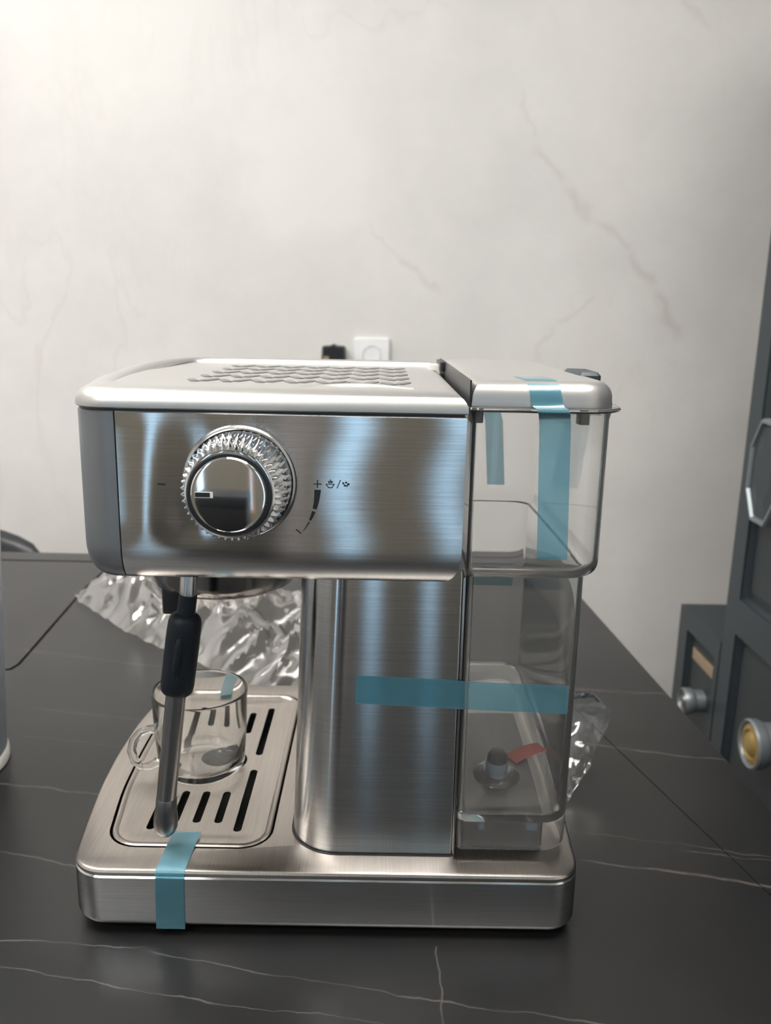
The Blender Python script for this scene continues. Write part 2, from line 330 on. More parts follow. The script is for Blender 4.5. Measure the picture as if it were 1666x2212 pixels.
for x, y, where in LAMPS:
    t = thing('ceiling_lamp', (x, y, ZC - .04), 'flat rectangular white ceiling lamp, the one ' + where, 'lamp', 'ceiling lamps')
    fr = MB(); a, b = .62, .34
    for p, q in (((-a, -b), (a, -b + .02)), ((-a, b - .02), (a, b)), ((-a, -b + .02), (-a + .02, b - .02)), ((a - .02, -b + .02), (a, b - .02))): fr.box((x + p[0], y + p[1], ZC - .04), (x + q[0], y + q[1], ZC))
    fr.build('lamp_frame', 'lampframe', t, smooth=0)
    MB().box((x - a + .02, y - b + .02, ZC - .035), (x + a - .02, y + b - .02, ZC - .02)).build('diffuser', 'lamp', t, smooth=0)

# ================================================================ the table
tb = thing('dining_table', (-.3, .1, -TZ), 'large dark table with a black veined stone top and thin grooves', 'table')
TT = .022
top = prism([Vector(p) for p in ((-1.15, -.62), (.546, -.62), (.455, .83), (-1.15, .83))], [(.002, -TT), (0, -TT + .002), (0, -.002), (.002, 0)]).build('tabletop', 'table', tb, smooth=0)
def groove(pts, w, d=.0025):
    mb = MB()
    for a, b in zip(pts[:-1], pts[1:]):
        a, b = Vector(a), Vector(b); t = (b - a).normalized(); n = Vector((-t.y, t.x)) * w / 2; e = t * w * .5
        q = [a - e - n, b + e - n, b + e + n, a - e + n]; mb.loft([[(p.x, p.y, -d) for p in q], [(p.x, p.y, .01) for p in q]])
        yield mb.build('groove_cutter', 'groove', tb, smooth=0); mb = MB()
cs = list(groove([(.372, .345), (.545, -.318)], .0013, .0006)) + list(groove([(-.2235, .77), (-.2228, .658), (-.2035, .40), (-.207, .386), (-.30, .348)], .0042)) + list(groove([(-1.1, .784), (.44, .784)], .006))
cut(top, cs); drop(cs)
for x, y in ((-1.05, -.52), (.42, -.52), (-1.05, .73), (.36, .73)):
    rbox((x - .03, y - .03, -TZ), (x + .03, y + .03, -TT), .008, .002).build('leg', 'black', tb)
MB().box((-1.02, -.5, -.10), (.38, -.48, -TT)).box((-1.02, .69, -.10), (.33, .71, -TT)).box((-1.04, -.48, -.10), (-1.02, .69, -TT)).build('apron', 'black', tb, smooth=0)

# ================================================================ the coffee machine
em = thing('espresso_machine', (.15, .13, 0), 'silver espresso machine seen from its knob side, with clear water tank', 'espresso machine')
ZB = .0455
base_o = rpoly([(.001, 0), (.309, 0), (.312, .05), (.3165, .12), (.3175, .18), (.314, .225), (.305, .262), (.006, .262), (-.007, .222), (-.0115, .18), (-.0125, .133), (-.0105, .092), (-.0055, .0476)],
               [.022, .018, .3, .3, .3, .3, .022, .022, .3, .3, .3, .3, .3])
body = prism(base_o, [(.003, .006), (.0006, .009), (0, .011), (0, .0400), (.0008, .0410), (.0022, .0413)]).build('base', 'base', em)
btop = prism(base_o, [(.0016, .0412), (.0004, .0418), (.0002, .0436), (.0010, .0449), (.0026, ZB)]).build('base_top', 'plate', em)
# the dish for the drip tray
tray_o = rpoly([(.015, .0225), (.1185, .0225), (.1185, .241), (.010, .241), (.0045, .19), (.0045, .135), (.0065, .085)], [.022, .020, .020, .020, .3, .3, .3])
c1 = prism(tray_o, [(0, .020), (0, .06)]).build('dish_cutter', 'groove', em)
cut(body, [c1]); cut(btop, [c1]); drop([c1])
prism(inset(tray_o, .0004), [(0, .0202), (0, .022)]).build('drip_basin', 'groove', em)
grate = prism(inset(tray_o, .0016), [(.0008, .0425), (0, .0432), (0, .0455), (.0007, .0464), (.0020, .0466), (.0032, .0460), (.0040, .0452), (.0105, .0450), (.0115, .0446)]).build('drip_grate', 'plate', em)
SLOTS = []
for x, a, b, c_, d in ((.0945, .0415, .1175, .1385, .2165), (.0803, .0505, .0880, .172, .208), (.0660, .0505, .0880, .172, .208), (.0517, .0505, .0880, .172, .208), (.0375, .0425, .1175, .1385, .2165)):
    SLOTS += [(x, a, b), (x, c_, d)]
cs = []
for x, a, b in SLOTS:
    r = .0027; o = [Vector((x + r * math.cos(t), (b - r if math.sin(t) > 0 or i == 6 else a + r) + r * math.sin(t))) for i, t in enumerate([k * PI / 6 for k in range(12)])]
    o = [Vector((x + r * math.cos(k * PI / 6), b - r + r * math.sin(k * PI / 6))) for k in range(7)] + [Vector((x - r * math.cos(k * PI / 6), a + r - r * math.sin(k * PI / 6))) for k in range(7)]
    cs.append(prism(o, [(0, .035), (0, .055)]).build('slot_cutter', 'groove', em))
cs.append(MB().lathe([(.017, .035), (.017, .055)], (.070, .130, 0), n=32).build('slot_cutter', 'groove', em))
for c in cs: cut(grate, [c])
drop(cs)
for x, y in ((.022, .022), (.29, .022), (.022, .24), (.29, .24)):
    MB().lathe([(.009, 0), (.010, .001), (.010, .008)], (x, y, 0), n=20).build('foot', 'black', em)

# body panel (the upright sleeve) and the black spine the tank leans on
def sleeve(xl): return rpoly([(xl, .0193), (.2324, .0193), (.2324, .240), (xl, .240)], [.030, .0012, .004, .03], 12)
sl = MB(); lo, hi = sleeve(.1310), sleeve(.1372)
sl.loft([[(p.x, p.y, z) for p in o] for o, z in ((inset(lo, .001), ZB + .0002), (lo, ZB + .001), (hi, .232))]); sl.build('body_panel', 'steel', em)
prism(inset(lo, -.0012), [(0, ZB - .0005), (0, ZB + .0006)]).build('body_seam', 'black', em)

# upper housing: plastic front cover, steel side panel, dark seam between
hous_o = rpoly([(.0215, 0), (.2290, 0), (.2290, .252), (.018, .256), (.009, .225), (.0055, .18), (.0055, .13), (.0088, .08), (.0135, .04)], [.022, 0, 0, .012, .2, .2, .2, .2, .2], 10)
HZ0, HZ1 = .2275, .3212
lv = [(.018, HZ0)] + [(.011 * (1 - math.sin(a)), HZ0 + .019 * (1 - math.cos(a))) for a in [PI / 2 * i / 8 for i in range(9)]] + [(0, .255), (0, .27), (0, .285), (0, .30), (0, HZ1 - .0006), (.0006, HZ1)]
SEAM = .0430
cov = prism(hous_o, lv).build('front_cover', 'cover', em); bisect(cov, Vector((SEAM - .0004, 0, 0)) - ORG[em.name], Vector((1, 0, 0)))
def warp(x, z):
    """the slight waviness of the thin sheet: metres that it stands proud of flat"""
    v = (z - .280) / .040; e = max(0, min(1, (x - .115) / .03)); f = max(0, min(1, (.115 - x) / .03))
    k = max(0, min(1, (z - .2475) / .012)) * max(0, min(1, (.3212 - z) / .006))
    return k * (e * .016 * (x - .172) * (v * v - .35) + f * (.022 * (x - .062) * v + .0005 * math.sin((x - .045) * 120) * (1 - .5 * v)))
side = prism(hous_o, lv).build('side_panel', 'steel', em); bisect(side, Vector((SEAM + .0004, 0, 0)) - ORG[em.name], Vector((-1, 0, 0)))
bm = bmesh.new(); bm.from_mesh(side.data); og = ORG[em.name]
for i in range(1, 48):
    x = SEAM + (.2285 - SEAM) * i / 48
    bmesh.ops.bisect_plane(bm, geom=bm.verts[:] + bm.edges[:] + bm.faces[:], plane_co=(x - og.x, 0, 0), plane_no=(1, 0, 0))
for i in range(1, 20):
    z = .242 + (.3205 - .242) * i / 20
    bmesh.ops.bisect_plane(bm, geom=bm.verts[:] + bm.edges[:] + bm.faces[:], plane_co=(0, 0, z - og.z), plane_no=(0, 0, 1))
for v in bm.verts:
    if abs(v.co.y + og.y) < .0009: v.co.y -= warp(v.co.x + og.x, v.co.z + og.z)
bm.to_mesh(side.data); bm.free(); side.data.set_sharp_from_angle(angle=math.radians(35))
prism(inset(hous_o, .0012), [(.012, HZ0 + .002), (0, HZ0 + .016), (0, .3232)]).build('housing_core', 'black', em)

# top cover with its rim and rows of pads
cap_o = rpoly([(.0205, -.0008), (.2296, -.0008), (.2296, .256), (.017, .258), (.008, .226), (.0045, .18), (.0045, .13), (.0078, .08), (.0125, .04)], [.022, 0, 0, .014, .2, .2, .2, .2, .2], 10)
tcov = prism(cap_o, [(.0014, .3224), (.0001, .3232), (0, .3245)] + [(.012 * (1 - math.cos(a)), .3245 + .0095 * math.sin(a)) for a in [PI / 2 * i / 7 for i in range(1, 8)]] + [(.020, .3342)]).build('top_cover', 'cap', em, smooth=50)
rim_p = [(.040, .016), (.0285, .030), (.0235, .06), (.0195, .10), (.0175, .14), (.0175, .18), (.020, .215), (.027, .240), (.040, .2485), (.07, .2495), (.12, .2495), (.17, .2495), (.222, .2495)]
rm = MB(); loops = []
for i, p in enumerate(rim_p):
    p = Vector(p); t = (Vector(rim_p[min(i + 1, len(rim_p) - 1)]) - Vector(rim_p[max(i - 1, 0)])).normalized(); n = Vector((-t.y, t.x)); k = min(1, i / 5 + .05)
    loops.append([(p.x + n.x * a, p.y + n.y * a, .3338 + h * k) for a, h in ((.007, -.002), (.0055, .0022), (.002, .0042), (-.002, .0042), (-.0045, .0030), (-.007, -.0005), (-.007, -.002))])
rm.loft(loops).build('top_rim', 'cap', tcov, smooth=60)
padm = None
for g in range(7):
    for s in range(2):
        for r in range(5):
            x = .0745 + g * .0188 + s * .0088; y = .048 + r * .036 + (.004 if s else 0)
            if padm is None:
                o = [Vector((.0028 * math.cos(a), .0062 * (1 if math.sin(a) > 0 else -1) + .0028 * math.sin(a))) for a in [2 * PI * (k + .5) / 12 for k in range(12)]]
                p = prism(o, [(0, 0), (.0001, .0005), (.0009, .0009)]).build('grip_pad', 'pad', tcov, org=(0, 0, 0)); padm = p
            else: p = padm.copy(); C.objects.link(p); p.parent = tcov
            p.location = Vector((x, y, .3341)) - ORG[tcov.name]; p.rotation_euler = (0, 0, math.radians(20 if s == 0 else -20))
cr = MB(); n = 24
cr.tube([(.1395 + .062 * (i / n), .018 + .014 * math.sin(PI * i / n), .3342) for i in range(n + 1)], [.0004 + .0012 * math.sin(PI * i / n) for i in range(n + 1)], 8).build('finger_lip', 'cap', tcov)
MB().box((.2190, .205, .3335), (.2285, .226, .3375)).build('hinge_block', 'pale', tcov, smooth=0)
rbox((.2265, .190, .3335), (.2312, .235, .3405), .001).build('hinge', 'black', tcov)

# control knob
kx, kz = .1090, .2845
MB().lathe([(.0308, -.0006), (.0308, .0012), (.0300, .0026), (.0286, .0032), (.0280, .0024), (.0274, .0012), (.022, .0010)], (kx, 0, kz), 'Y', 72).build('knob_bezel', 'satin', em, smooth=40)
kn = MB(); T = 46; loops = []
for h, r, am, ph in ((.0012, .0258, 0, 0), (.0030, .0262, .0007, 0), (.0055, .0268, .0012, 0), (.0105, .0262, .0010, .5), (.0130, .0262, .0012, .5), (.0185, .0248, .0011, 0), (.0205, .0238, .0009, 0), (.0222, .0226, 0, 0), (.0226, .0212, 0, 0)):
    h *= 1.45; loops.append([(kx + (r - am * abs(2 * (((j / 4 + ph) % 1)) - 1) * 2 + am) * math.cos(2 * PI * j / (4 * T)), -h, kz + (r - am * abs(2 * (((j / 4 + ph) % 1)) - 1) * 2 + am) * math.sin(2 * PI * j / (4 * T))) for j in range(4 * T)])
kn.loft(loops); knob = kn.build('control_knob', 'chrome', em, smooth=25)
MB().lathe([(.0214, .0318), (.0214, .0334), (.0206, .0340), (.0192, .0340)], (kx, 0, kz), 'Y', 64).build('knob_ring', 'black', knob)
MB().lathe([(.0192, .0328), (.0190, .0344), (.0184, .0350), (.0172, .0351)], (kx, 0, kz), 'Y', 64).build('knob_face', 'chrome', knob)
MB().box((kx - .0168, -.03535, kz - .0014), (kx - .0078, -.0350, kz + .0016)).build('indicator_rim', 'pale', knob, smooth=0)
MB().box((kx - .0166, -.0355, kz - .0010), (kx - .0092, -.0352, kz + .0013)).build('indicator', 'ink', knob, smooth=0)

# printed marks
def flat(name, polys):
    """flat print on the side panel: polygons in (x, z)"""
    mb = MB()
    for q in polys: mb.loft([[(x, -warp(x, z) - .00005, z) for x, z in q], [(x, -warp(x, z) - .00018, z) for x, z in q]])
    return mb.build(name, 'ink', em, smooth=0)
def bar(x0, z0, x1, z1, w): t = Vector((x1 - x0, z1 - z0)).normalized() * w / 2; return [(x0 - t.y, z0 + t.x), (x0 + t.y, z0 - t.x), (x1 + t.y, z1 - t.x), (x1 - t.y, z1 + t.x)]
flat('minus_mark', [bar(.0646, .2826, .0688, .2824, .0010)])
flat('plus_mark', [bar(.1481, .2842, .1523, .2842, .0006), bar(.1502, .2864, .1502, .2821, .0006)])
def arcbar(cx, cz, r0, r1, a0, a1, w0, w1, n=6):
    out = []
    for i in range(n):
        q = []
        for k in (i, i + 1):
            f = k / n; a = a0 + (a1 - a0) * f; r = r0 + (r1 - r0) * f; ww = w0 + (w1 - w0) * f; q.append((r - ww / 2, r + ww / 2, a))
        out.append([(cx + q[0][0] * math.cos(q[0][2]), cz + q[0][0] * math.sin(q[0][2])), (cx + q[0][1] * math.cos(q[0][2]), cz + q[0][1] * math.sin(q[0][2])),
                    (cx + q[1][1] * math.cos(q[1][2]), cz + q[1][1] * math.sin(q[1][2])), (cx + q[1][0] * math.cos(q[1][2]), cz + q[1][0] * math.sin(q[1][2]))])
    return out
D = math.radians
flat('level_mark', arcbar(kx, .2810, .0412, .0410, D(0), D(-15), .0036, .0022) + arcbar(kx, .2810, .0410, .0408, D(-17), D(-24.5), .0020, .0011) + arcbar(kx, .2810, .0408, .0406, D(-26), D(-34.5), .0009, .0003, 3) + [bar(.1385, .2589, .1413, .2566, .0006)])
cupx, cupz = .1571, .2836
flat('steam_mark', [bar(cupx - .0024, cupz + .0006, cupx + .0022, cupz + .0006, .0004), bar(cupx - .0024, cupz + .0006, cupx - .0010, cupz - .0013, .0005), bar(cupx - .0012, cupz - .0013, cupx + .0010, cupz - .0013, .0005), bar(cupx + .0008, cupz - .0013, cupx + .0021, cupz + .0006, .0005)]
     + [bar(cupx + d, cupz + .0010, cupx + d, cupz + .0032 - abs(d), .0005) for d in (-.0008, 0, .0008)] + [bar(cupx - .0014, cupz + .0019, cupx + .0014, cupz + .0019, .0004)])
flat('slash_mark', [bar(.1606, .2820, .1625, .2866, .0005)])
def dot(x, z, r): return [(x + r * math.cos(k * PI / 4), z + r * math.sin(k * PI / 4)) for k in range(8)]
flat('water_mark', [dot(.1640, .2848, .00062), dot(.1655, .2852, .0006), dot(.1667, .2843, .0007), dot(.1648, .2836, .00062), dot(.1659, .2834, .00055)])

# brew head under the housing
gx, gy = .0745, .130
MB().lathe([(.036, .1865), (.043, .187), (.0485, .190), (.0500, .196), (.0500, .2290)], (gx, gy, 0), n=72).build('brew_head', 'darkchrome', em, smooth=50)
MB().lathe([(.033, .184), (.034, .1870)], (gx, gy, 0), n=48).build('brew_gasket', 'black', em)
rbox((.0320, .114, .166), (.0460, .136, .191), .003).build('locking_lug', 'black', em)

# steam wand
wy = .022
wand = MB().tube([(.0738, wy + .006, .2320), (.0738, wy, .2200), (.0732, wy, .2120), (.0712, wy, .1990)], .0050, 20).tube([(.0712, wy, .2010), (.0643, wy, .1530), (.0540, wy, .0700)], .0060, 24).build('steam_wand', 'satin', em)
gp = MB(); ax = Vector((.0643, wy, .1515)) - Vector((.0716, wy, .2005)); A = Vector((.0716, wy, .2005))
gp.tube([A + ax * f for f in (-.26, -.02, .0, .03, .08, .2, .4, .7, .9, .97, 1.0)], [.0052, .0054, .0075, .0088, .0096, .0099, .0100, .0099, .0099, .0094, .0082], 24).build('grip', 'rubber', wand, smooth=50)
rc = MB(); n = 8
rc.tube([A + ax * f + Vector((0, -.0088, 0)) for f in (.2, .25, .35, .5, .65, .75, .8)], [.0004, .0019, .0026, .0027, .0026, .0018, .0004], 12).build('grip_rib', 'rubber', wand)
tp = MB(); B0 = Vector((.0555, wy, .0815)); ax2 = Vector((-.0018, 0, -.0268))
tp.tube([B0 + ax2 * f for f in (0, .02, .3, .55, .75, .88, .96, 1.0)], [.0060, .0063, .0066, .0074, .0073, .0060, .0040, .0010], 24).build('tip', 'tipmetal', wand, smooth=60)

# water tank
tup = rpoly([(.2325, .0035), (.3095, .0035), (.3105, .245), (.2325, .245)], [.004, .020, .020, .004], 10)
tlo = rpoly([(.2345, .0185), (.3052, .0185), (.3060, .240), (.2345, .240)], [.005, .018, .018, .005], 10)
def lp(o, d, z): return [(p.x, p.y, z) for p in inset(o, d)]
def mixo(a, b, t): return [p.lerp(q, t) for p, q in zip(a, b)]
WT = .0020; seq = [lp(tlo, WT + .0005, .0690), lp(tlo, WT, .0680), lp(tlo, WT, .0510), lp(tlo, WT * .7, .0503), lp(tlo, WT * .3, .0503), lp(tlo, 0, .0510), lp(tlo, 0, .2290)]
for i in range(1, 7): a = PI / 2 * i / 6; seq.append(lp(mixo(tlo, tup, math.sin(a)), 0, .2290 + .010 * (1 - math.cos(a))))
seq += [lp(tup, 0, .3200), lp(tup, -.0010, .3240), lp(tup, -.0050, .3246), lp(tup, -.0058, .3255), lp(tup, -.0050, .3266), lp(tup, WT, .3268), lp(tup, WT, .2410)]
for i in range(5, -1, -1): a = PI / 2 * i / 6; seq.append(lp(mixo(tlo, tup, math.sin(a)), WT, .2312 + .010 * (1 - math.cos(a))))
seq += [lp(tlo, WT, .0760), lp(tlo, WT + .0010, .0738), lp(tlo, WT + .004, .0732)]
tank = MB().loft(seq).build('water_tank', 'tank', em, smooth=40)
MB().tube([(.2372, .017, z) for z in (.078, .20, .2305)], .0011, 10).build('tank_rib', 'tank', tank)
lid_o = rpoly([(.2312, .0030), (.3105, .0030), (.3105, .254), (.2312, .254)], [0, .020, .020, 0], 8)
lid = prism(lid_o, [(.004, .3262), (.0002, .3268), (0, .3275), (.0004, .3300)] + [(.0004 + .009 * (1 - math.cos(a)), .3310 + .0095 * math.sin(a)) for a in [PI / 2 * i / 7 for i in range(8)]] + [(.018, .3408)]).build('tank_lid', 'cap', tank, smooth=50)
MB().box((.2301, .0035, .3235), (.2310, .252, .3405)).build('lid_edge', 'black', tank, smooth=0)
prism(inset(lid_o, .0008), [(0, .3250), (0, .3264)]).build('lid_gasket', 'black', tank)
for x in (.2372, .2965): rbox((x - .0028, .024, .3165), (x + .0032, .034, .3255), .0012).build('lid_clip', 'black', tank)
prism(rpoly([(.3000, .060), (.3135, .060), (.3150, .100), (.3000, .105)], .002, 3), [(0, .3300), (0, .3405), (.002, .3425)]).build('lid_tab', 'slate', tank)
vx, vy = .2645, .060
MB().lathe([(.0155, .0732), (.0140, .0748), (.0100, .0765), (.0092, .0785)], (vx, vy, 0), n=32).build('valve_seat', 'bag', tank)
MB().lathe([(.0074, .0745), (.0074, .0820), (.0068, .0845)], (vx, vy, 0), n=28).build('valve', 'greyplastic', tank)
MB().lathe([(.0068, .0845), (.0066, .0880), (.0052, .0905), (.0010, .0912)], (vx, vy, 0), n=28).build('valve_cap', 'black', tank, smooth=50)
P = [Vector(p) for p in ((.2765, .0760, .0738), (.2830, .0810, .0742), (.2915, .0865, .0748), (.3005, .0900, .0752))]
MB().loft([[p + Vector((-.003, .0052, 0)), p + Vector((.003, -.0052, 0)), p + Vector((.003, -.0052, .0003)), p + Vector((-.003, .0052, .0003))] for p in P]).build('red_tag', 'red', tank)
rbox((.2326, .0195, ZB + .001), (.2341, .060, .2270), .0004).build('tank_guide', 'satin', em)
rbox((.2395, .0300, ZB), (.2905, .150, .0655), .002).build('tank_dock', 'black', em)

# ================================================================ blue tape
def tape(name, path, width, label, tilt=0):
    """strip that follows the surface: path of (centre point, across direction)"""
    loops = []
    P = [Vector(p) for p, _ in path]
    for i, (p, a) in enumerate(path):
        t = (P[min(i + 1, len(P) - 1)] - P[max(i - 1, 0)]).normalized(); a = Vector(a).normalized(); n = t.cross(a).normalized() * .00008
        h = a * width / 2; p = Vector(p); loops.append([p - h - n, p + h - n, p + h + n, p - h + n])
    o = MB().loft(loops).build(name, 'tape', org=P[-1], smooth=60); return tag(o, label, 'tape', 'blue tape strips')
ex = (1, 0, 0); ez = (0, 0, 1)
T1 = []
for i, (y, z) in enumerate([(.036, .3411), (.026, .3411), (.0165, .3411), (.0115, .3407), (.0070, .3386), (.0040, .3352), (.0026, .3310), (.0020, .3280), (.0006, .3272), (-.0026, .3266), (-.0030, .3250), (-.0012, .3235), (.0020, .3215), (.0029, .3180), (.0029, .300), (.0029, .280), (.0029, .262), (.0029, .2435)]):
    T1.append(((.2662 + .0130 * (i / 17 if i < 13 else .76 + .24 * (.3180 - z) / .0745), y, z), ex))
tape('tape_strip', T1, .0168, 'blue tape strip running from the silver tank lid down the tank front')
T2 = [((x, .0189 if x < .2325 else .0181, .1565 - .004 * (x - .1715) / .1262), (.02, 0, 1)) for x in [.1715 + .1262 * i / 12 for i in range(13)]]
tape('tape_strip', T2, .0180, 'blue tape strip joining the steel body panel to the lower tank, horizontal')
T3 = [((.0635, .0378, .0468), ex), ((.0632, .031, .0468), ex), ((.0630, .0255, .0470), ex), ((.0627, .0235, .0468), ex), ((.0624, .0195, .0460), ex), ((.0620, .010, .0458), ex), ((.0617, .0030, .0458), ex), ((.0615, .0006, .0450), ex), ((.0613, -.0004, .0435), ex), ((.0612, -.0006, .040), ex), ((.0609, -.0005, .025), ex), ((.0607, -.0003, .0055), ex)]
tape('tape_strip', T3, .0176, 'blue tape strip folded from the drip grate over the base front edge')
T4 = [((.053, .2300, .0470), ex), ((.0525, .240, .0472), ex), ((.052, .2425, .0462), ex), ((.0515, .258, .0458), ex), ((.051, .2618, .0452), ex), ((.051, .2624, .040), ex), ((.051, .2624, .020), ex)]
tape('tape_strip', T4, .0105, 'small blue tape piece at the far edge of the drip tray behind the glass cup')
T5 = [((.2735, .2456, .322), ex), ((.276, .2456, .300), ex), ((.280, .2456, .2435), ex)]
tape('tape_strip', T5, .0145, 'faded tape strip on the far tank wall, seen through the clear upper tank')
T6 = [((x, .2406, .156), ez) for x in (.2430, .262, .280, .2985)]
tape('tape_strip', T6, .0125, 'short blue tape piece on the far tank wall, just under the tank ledge')

# ================================================================ glass cup
cx_, cy_ = .0555, .1200; cz_ = .0471
cp = thing('glass_cup', (cx_, cy_, cz_), 'small clear glass cup with handle standing on the drip grate', 'cup')
MB().lathe([(.006, .0020), (.024, .0006), (.0285, .0002), (.0305, .0014), (.0314, .0040), (.0330, .030), (.0342, .0590), (.0342, .0602), (.0336, .0608), (.0328, .0604), (.0324, .0590), (.0312, .030), (.0295, .0080), (.0275, .0055), (.020, .0048), (.006, .0046)], (cx_, cy_, cz_), n=72).build('cup_body', 'glass', cp, smooth=50)
hd = MB(); ha = Vector((-.92, -.38, 0)).normalized(); hp = []
for r, z in ((.0322, .0340), (.0370, .0352), (.0430, .0335), (.0478, .0280), (.0495, .0205), (.0478, .0125), (.0430, .0070), (.0370, .0060), (.0316, .0085)):
    hp.append(Vector((cx_, cy_, cz_)) + ha * r + Vector((0, 0, z)))
hd.tube(hp, [.0036, .0030, .0030, .0031, .0032, .0031, .0030, .0030, .0036], 14).build('handle', 'glass', cp, smooth=60)

# ================================================================ crumpled clear film
def curve_at(pts, t):
    k = t * (len(pts) - 1); i = min(int(k), len(pts) - 2); return Vector(pts[i]).lerp(Vector(pts[i + 1]), k - i)
def ridged(p, s): return 1 - abs(noise.noise(p * s)) * 2
fr_e = [(-.225, .615), (-.15, .525), (-.08, .455), (-.01, .395), (.06, .335), (.125, .290), (.19, .285)]
bk_e = [(-.205, .690), (-.12, .700), (-.03, .665), (.05, .62), (.13, .57), (.20, .50), (.24, .43)]
nu, nv = 110, 56; vs = []
for j in range(nv + 1):
    for i in range(nu + 1):
        u, v = i / nu, j / nv; p = curve_at(fr_e, u).lerp(curve_at(bk_e, u), v); q = Vector((p.x, p.y, 0))
        e = min(1, min(v, 1 - v) * 4.5) * min(1, min(u, 1 - u) * 9)
        h = .010 + .030 * max(0, ridged(q, 9)) ** 2 * e + .020 * max(0, ridged(q + Vector((3, 1, 2)), 21)) ** 2 * (.25 + .75 * e) + .006 * noise.noise(q * 70)
        dx = noise.noise_vector(q * 30) * .006
        vs.append((p.x + dx.x, p.y + dx.y, max(.0008, h * (.4 + .6 * e) + .014 * e)))
fs = [(j * (nu + 1) + i, j * (nu + 1) + i + 1, (j + 1) * (nu + 1) + i + 1, (j + 1) * (nu + 1) + i) for j in range(nv) for i in range(nu)]
tag(link('plastic_wrap', vs, fs, 'wrap', org=(0, .5, 0), smooth=22), 'crumpled clear plastic wrap lying on the table behind the drip tray', 'plastic wrap')
# the small bag behind the tank: a folded pouch, both layers
bg_t = thing('plastic_bag', (.34, .19, 0), 'clear plastic bag corner sticking out beside the water tank', 'plastic bag')
LO = [(.3300, .158, .0006), (.3380, .150, .0006), (.3420, .155, .0100), (.3560, .170, .0200), (.3640, .180, .0330), (.3745, .188, .0500)]
HI = [(.3260, .205, .0640), (.3300, .200, .0720), (.3360, .196, .0770), (.3460, .192, .0765), (.3620, .190, .0745), (.3765, .190, .0600)]
for k, (off, nm) in enumerate(((0, 'front_layer'), (.012, 'back_layer'))):
    vs = []; nu, nv = 44, 40
    for j in range(nv + 1):
        for i in range(nu + 1):
            u, v = i / nu, j / nv; p = curve_at(LO, u).lerp(curve_at(HI, u), v)
            d = noise.noise_vector((p + Vector((k * 5, 0, 0))) * 38) * .0085 + noise.noise_vector((p + Vector((k * 3, 2, 0))) * 120) * .0022
            p = p + d * (.35 + .65 * min(1, 4 * min(u, 1 - u, v, 1 - v))) + Vector((0, off * math.sin(PI * u) * math.sin(PI * v) + k * .001, 0)); vs.append((p.x, p.y, max(.0004, p.z)))
    fs = [(j * (nu + 1) + i, j * (nu + 1) + i + 1, (j + 1) * (nu + 1) + i + 1, (j + 1) * (nu + 1) + i) for j in range(nv) for i in range(nu)]
    link(nm, vs, fs, 'bag', bg_t, smooth=20)

# ================================================================ steel canister at the picture's edge
cn = thing('steel_canister', (-.1855, .190, 0), 'tall silver steel canister cut off by the picture edge', 'canister')
MB().lathe([(.0560, .010), (.0575, .012), (.0690, .250), (.067, .252)], (-.1855, .190, 0), n=64).build('canister_body', 'bluesteel', cn)
MB().lathe([(.0560, 0), (.0590, .001), (.0590, .008), (.0575, .0105)], (-.1855, .190, 0), n=64).build('foot_ring', 'pale', cn)
cl = MB().lathe([(.0700, .252), (.0705, .254), (.0705, .276), (.067, .281), (.01, .282)], (-.1855, .190, 0), n=64).build('canister_lid', 'bluesteel', cn, smooth=50)
MB().lathe([(.006, .280), (.006, .286), (.012, .290), (.013, .297), (.009, .301), (.001, .302)], (-.1855, .190, 0), n=32).build('lid_knob', 'black', cl, smooth=50)

# ================================================================ cabinets on the right
XC = .775
def inset_panel(name, parent, y0, y1, z0, z1, depth=.012):
    """a drawer or door front: recessed field with a bevelled lip"""
    w = .006; mb = MB(); x = XC
    mb.loft([[(a, b, c) for a, b, c in ((xx, y0 + d, z0 + d), (xx, y1 - d, z0 + d), (xx, y1 - d, z1 - d), (xx, y0 + d, z1 - d))] for d, xx in ((0, x + .02), (0, x + .004), (w, x + depth), (w + .010, x + depth), (w + .013, x + depth - .003), (w + .014, x + depth - .003))])
    return mb.build(name, 'slate_in', parent, smooth=0)
tc_ = thing('tall_cabinet', (XC + .25, .30, -TZ), 'tall slate blue cabinet with octagonal door plate and gold drawer knob', 'cabinet')
ya, yb, zt, zb = -.30, .90, 1.25, -.72
fr = MB(); xr = X1 - .01
fr.box((XC + .022, ya, zb), (xr, yb, zt))
D1 = [(-.25, .255), (.31, .855)]
for a, b in ((ya, -.25), (.255, .31), (.855, yb)): fr.box((XC, a, zb), (XC + .022, b, zt))
for a, b in D1:
    for z0, z1 in ((zb, -.66), (-.126, -.0665), (zt - .06, zt)): fr.box((XC, a, z0), (XC + .022, b, z1))
fr.build('carcass', 'slate', tc_, smooth=0)
MB().box((XC + .03, ya + .03, -TZ), (xr, yb - .03, zb)).build('plinth', 'black', tc_, smooth=0)
def octplate(parent, y, z, ry, rz):
    def ring(x, s): return [(x, y + ry * s * a, z + rz * s * b) for a, b in ((1, .45), (.45, 1), (-.45, 1), (-1, .45), (-1, -.45), (-.45, -1), (.45, -1), (1, -.45))]
    pl = MB().loft([ring(XC + .012, 1.0), ring(XC - .012, 1.0), ring(XC - .016, .97), ring(XC - .016, .92), ring(XC - .010, .89)]).build('door_plate', 'silver', parent, smooth=0)
    MB().loft([ring(XC - .008, .90), ring(XC - .012, .86), ring(XC - .014, .5)]).build('plate_face', 'slate', pl, smooth=0)
